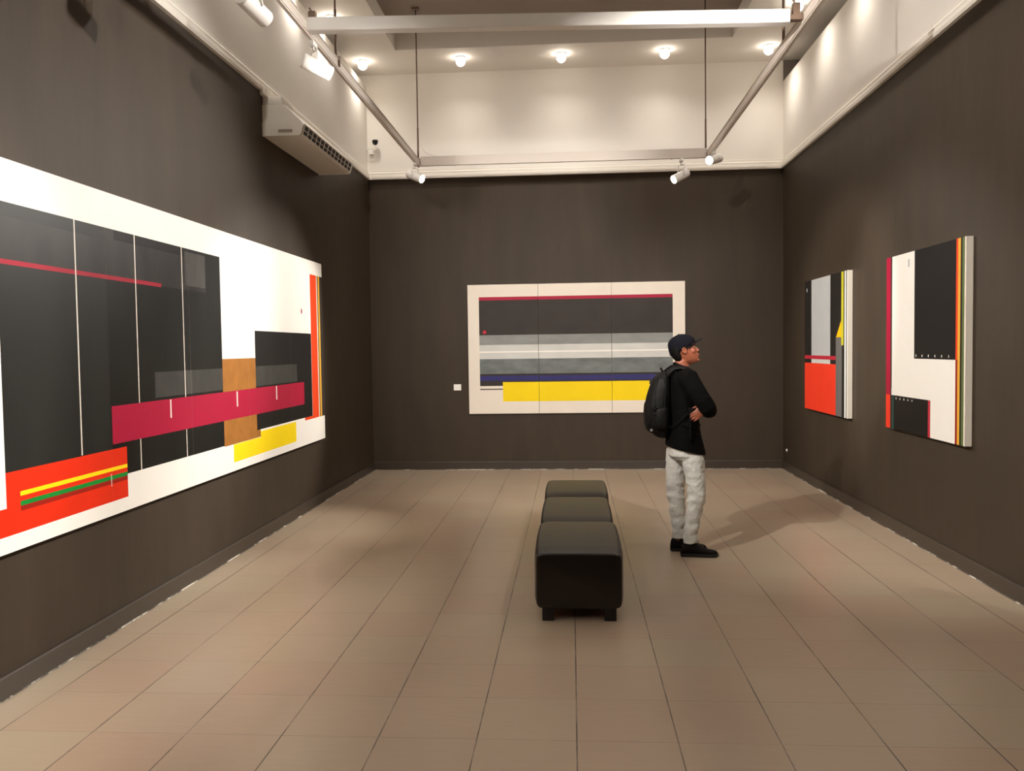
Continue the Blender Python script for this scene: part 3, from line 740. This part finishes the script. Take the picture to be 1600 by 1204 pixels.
for i in range(N2):
    for j in range(N1):
        for V, rv in ((vt, False), (vb, True)):
            q = (V[i][j], V[i+1][j], V[i+1][j+1], V[i][j+1]); f = b.bm.faces.new(q[::-1] if rv else q); f.material_index = mi; f.smooth = True
for j in range(N1):
    for i in (0, N2):
        f = b.bm.faces.new((vt[i][j], vt[i][j+1], vb[i][j+1], vb[i][j])); f.material_index = mi
for i in range(N2):
    for j in (0, N1):
        f = b.bm.faces.new((vt[i][j], vt[i+1][j], vb[i+1][j], vb[i][j])); f.material_index = mi
b.build('brim', capo)
b = MB(); b.ell(hd(-.008, 0, .239), (.007, .007, .004), M['cap'], HR); b.build('button', capo)
b = MB(); b.tube([hd(-.045, -.0785, .123), hd(-.075, -.062, .116), hd(-.10, -.03, .110), hd(-.106, 0, .108), hd(-.10, .03, .110), hd(-.075, .062, .116), hd(-.045, .0785, .123)], .005, M['strap'], 8)
b.build('cap_strap', capo)
# --- jacket
b = MB(); J = M['jacket']
b.loft([ering(*q) for q in (
    (.847, PY, .785, .150, .192, 28, -.26), (.845, PY, .83, .142, .188, 28, -.20), (.838, PY, .90, .128, .178, 28, -.1), (.834, PY, 1.0, .116, .170), (.832, PY, 1.10, .112, .170), (.833, PY, 1.18, .114, .178),
    (.834, PY, 1.27, .112, .190), (.830, PY, 1.33, .102, .196), (.828, PY, 1.366, .084, .160), (.827, PY, 1.388, .070, .112), (.824, PY, 1.405, .064, .080, 28, -.12), (.821, PY, 1.424, .061, .069, 28, -.32))], J)
# sleeves
b.tube([(.835, 6.27, 1.335), RS, (.895, 6.205, 1.245), (.945, 6.19, 1.165), (.978, 6.19, 1.115), (.992, 6.215, 1.095), (.985, 6.29, 1.095), (.98, 6.37, 1.105), (.977, 6.44, 1.115)], [.068, .074, .068, .063, .062, .058, .052, .048, .041], J, 20)
b.tube([(.835, 6.55, 1.335), LS, (.895, 6.615, 1.245), (.945, 6.63, 1.165), (.978, 6.63, 1.125), (.985, 6.60, 1.105), (.975, 6.50, 1.09), (.96, 6.38, 1.08), (.948, 6.30, 1.078)], [.068, .074, .068, .063, .060, .056, .052, .046, .040], J, 20)
# folds at the elbow and waist
for k, (p, q, r) in enumerate((((.925, 6.145, 1.21), (.985, 6.135, 1.185), .010), ((.95, 6.14, 1.155), (1.01, 6.15, 1.15), .010), ((.86, 6.235, .93), (.94, 6.29, .90), .012), ((.80, 6.235, .99), (.90, 6.24, .965), .010), ((.955, 6.35, .98), (.935, 6.45, .95), .010))):
    b.tube([p, tuple((p[i]+q[i])/2 for i in range(3)), q], [r*.4, r, r*.4], J, 8)
jk = b.build('jacket', person); remesh(jk, .006, 5, .5); wrinkle(jk, .08, .010)
# --- trousers
b = MB(); D = M['jeans']
b.loft([ering(*q) for q in ((.842, PY, .86, .112, .155), (.842, PY, .80, .120, .165), (.842, PY, .75, .120, .168), (.842, PY, .72, .09, .14))], D)
def leg(pts):
    rings = []
    n = 24; N = 40
    for i in range(N+1):
        u = i/N*(len(pts)-1); k = min(int(u), len(pts)-2); f = u-k
        f = f*f*(3-2*f) if False else f
        q = [pts[k][m]*(1-f)+pts[k+1][m]*f for m in range(5)]
        z = q[2]; w = math.sin(z*95)*.0018+math.sin(z*61+1.3)*.0016
        amp = 1.0 if z < .55 else .35
        r = []
        for j in range(n):
            a = 2*PI*j/n
            ww = w*amp*(1+.6*math.sin(a*2+z*22)) + .003*math.sin(a*3+z*40)*amp*.7 + .0022*math.sin(a*2-z*75)*amp
            r.append((q[0]+(q[3]+ww)*math.cos(a), q[1]+(q[4]+ww)*math.sin(a), z+.010*math.sin(a+z*9)*amp))
        rings.append(r)
    b.loft(rings, D)
leg([(.872, 6.335, .80, .080, .090), (.893, 6.328, .70, .083, .090), (.905, 6.322, .60, .074, .080), (.916, 6.320, .50, .069, .072), (.917, 6.320, .44, .068, .067), (.902, 6.322, .36, .062, .062), (.885, 6.325, .26, .056, .058), (.873, 6.327, .17, .053, .054), (.868, 6.328, .105, .051, .052)])
leg([(.805, 6.488, .80, .088, .092), (.795, 6.492, .70, .083, .088), (.785, 6.495, .60, .076, .080), (.780, 6.497, .50, .070, .072), (.785, 6.497, .42, .066, .067), (.793, 6.498, .34, .061, .062), (.803, 6.498, .24, .056, .056), (.807, 6.498, .17, .052, .053), (.808, 6.498, .105, .050, .051)])
tr = b.build('trousers', person); remesh(tr, .005, 2, .4); wrinkle(tr, .05, .014); wrinkle(tr, .022, .004)
# --- shoes
def shoe(hx, y, yaw, name='shoe'):
    c, s_ = math.cos(yaw), math.sin(yaw)
    tf = lambda x, yy, z: (hx+x*c-yy*s_, y+x*s_+yy*c, z)
    b = MB(); rings = []
    for x, hw, zt, cy in ((.0, .018, .055, 0), (.006, .028, .085, 0), (.03, .034, .108, 0), (.07, .038, .112, 0), (.095, .039, .108, 0), (.125, .041, .088, 0), (.16, .045, .068, 0), (.20, .048, .055, .002), (.235, .045, .048, .004), (.258, .034, .042, .005), (.270, .016, .034, .006)):
        r = []
        for j in range(20):
            a = 2*PI*j/20; ca, sa = math.cos(a), math.sin(a)
            Yv = abs(ca)**.8*(1 if ca >= 0 else -1)*hw; Zv = sa
            z = .018+(zt-.018)*(Zv+1)/2 if True else 0
            # narrower towards the top
            Yv *= 1-.25*max(0, Zv)
            r.append(tf(x, Yv+cy, z))
        rings.append(r)
    b.loft(rings, M['shoe']); o = b.build(name, person)
    b = MB(); out = [(.0, .022), (.004, .030), (.03, .037), (.08, .038), (.13, .040), (.18, .048), (.22, .050), (.25, .043), (.268, .028), (.276, .010)]
    R0 = [(x, hw) for x, hw in out]; pts = [(x, -hw) for x, hw in R0]+[(x, hw+.004) for x, hw in reversed(R0)]
    b.loft([[tf(x, yy, z+(.008 if x > .25 and z < .01 else 0)) for x, yy in pts] for z in (.0, .006, .022, .026)], M['sole'], True, False); b.build('sole', o)
    b = MB()
    for k in range(4):
        x = .105+.018*k; z = .108-.011*k
        b.tube([tf(x, -.020, z-.004), tf(x+.008, 0, z+.004), tf(x+.004, .020, z-.004)], .0022, M['lace'], 6)
    b.tube([tf(.10, 0, .116), tf(.112, -.018, .121), tf(.130, -.026, .102)], .002, M['lace'], 6); b.tube([tf(.10, 0, .116), tf(.118, .012, .124), tf(.136, .02, .105)], .002, M['lace'], 6)
    b.build('laces', o)
    return o
shoe(.797, 6.325, -.05); shoe(.742, 6.495, .02)

# --- backpack
bp_ = thing('backpack', 'black nylon backpack worn on the back of the standing man', 'backpack', (.65, PY, .9))
b = MB(); K = M['pack']
def bring(cx, z, rx, ry, tx=0): return ering(cx+.006, PY, z, rx*.92, ry, 28, tx, 2.6)
b.loft([bring(*q) for q in ((.672, .878, .030, .06), (.662, .895, .058, .10), (.650, .93, .078, .130), (.640, .98, .092, .146), (.632, 1.05, .098, .150), (.632, 1.12, .098, .148), (.640, 1.19, .092, .142), (.652, 1.26, .080, .132), (.664, 1.32, .064, .115), (.676, 1.355, .046, .09), (.685, 1.372, .024, .05))], K)
main = b.build('main_compartment', bp_); remesh(main, .006, 6, .5)
b = MB(); b.loft([ering(q[0]+.014, PY, q[1], q[2], q[3], 24, 0, 2.6) for q in ((.590, .915, .020, .06), (.572, .94, .030, .090), (.560, .99, .032, .105), (.556, 1.06, .032, .108), (.560, 1.13, .030, .104), (.570, 1.17, .022, .09))], K)
fp = b.build('front_pocket', bp_); remesh(fp, .006, 5, .5)
b = MB(); b.tube([(.60, PY-.145, 1.09), (.63, PY-.152, 1.12), (.67, PY-.148, 1.10)], [.010, .014, .010], K, 8)
b.loft([ering(.655, PY-.140, z, rx, ry, 20) for z, rx, ry in ((.95, .03, .012), (.98, .045, .022), (1.05, .048, .026), (1.10, .046, .024), (1.115, .04, .018))], K)
b.build('side_pocket', bp_)
b = MB(); b.tube([(.63+.055*math.cos(a), PY-.158+.006*math.sin(a*2), 1.09+.035*math.sin(a)) for a in [2*PI*k/16 for k in range(17)]], .003, M['strap'], 6); b.build('cord_loop', bp_)
b = MB()
for off, y_ in ((.035, -.142), (-.035, -.135)):
    b.tube([(.66+off*.6, PY+y_*.75, 1.335), (.655+off, PY+y_*.93, 1.26), (.645+off, PY+y_*1.06, 1.16), (.646+off, PY+y_*1.09, 1.05), (.655+off, PY+y_*1.02, .96), (.668+off*.7, PY+y_*.8, .905)], .0035, K, 8)
b.build('piping', bp_)
b = MB(); b.box((.575, PY-.118, .935), (.595, PY-.112, .955), M['grey'], .002); b.build('reflective_tab', bp_)
b = MB(); b.tube([(.690, PY-.03, 1.362), (.672, PY-.022, 1.392), (.668, PY, 1.398), (.672, PY+.022, 1.392), (.690, PY+.03, 1.362)], .007, M['strap'], 8); b.build('grab_handle', bp_)
for s_ in (-1, 1):
    b = MB()
    path = [(.690, .085, 1.325), (.715, .095, 1.375), (.755, .105, 1.405), (.805, .115, 1.410), (.855, .125, 1.395), (.905, .13, 1.350), (.935, .135, 1.29), (.945, .14, 1.23), (.930, .165, 1.18)]
    b.tube([(x, PY+s_*y, z) for x, y, z in path], [.022, .027, .028, .028, .028, .027, .026, .024, .012], K, 12, flat=.32, up=(.2, s_*.5, 1))
    st = b.build('shoulder_strap', bp_)
    b = MB()
    b.tube([(.930, PY+s_*.165, 1.18), (.90, PY+s_*.182, 1.13), (.86, PY+s_*.190, 1.09), (.80, PY+s_*.186, 1.03), (.74, PY+s_*.160, .98), (.70, PY+s_*.13, .96)], .005, M['strap'], 8, flat=.35, up=(0, s_, 0)); b.build('lower_webbing', st)
    if s_ < 0:
        b = MB(); b.box((.848, PY-.204, 1.075), (.880, PY-.188, 1.115), M['strap'], .004); b.build('buckle', st)
        b = MB(); b.tube([(.858, PY-.197, 1.075), (.857, PY-.196, 1.0), (.858, PY-.198, .93), (.860, PY-.200, .86)], .007, M['strap'], 8, flat=.3, up=(0, 1, 0)); b.build('hanging_strap', st)
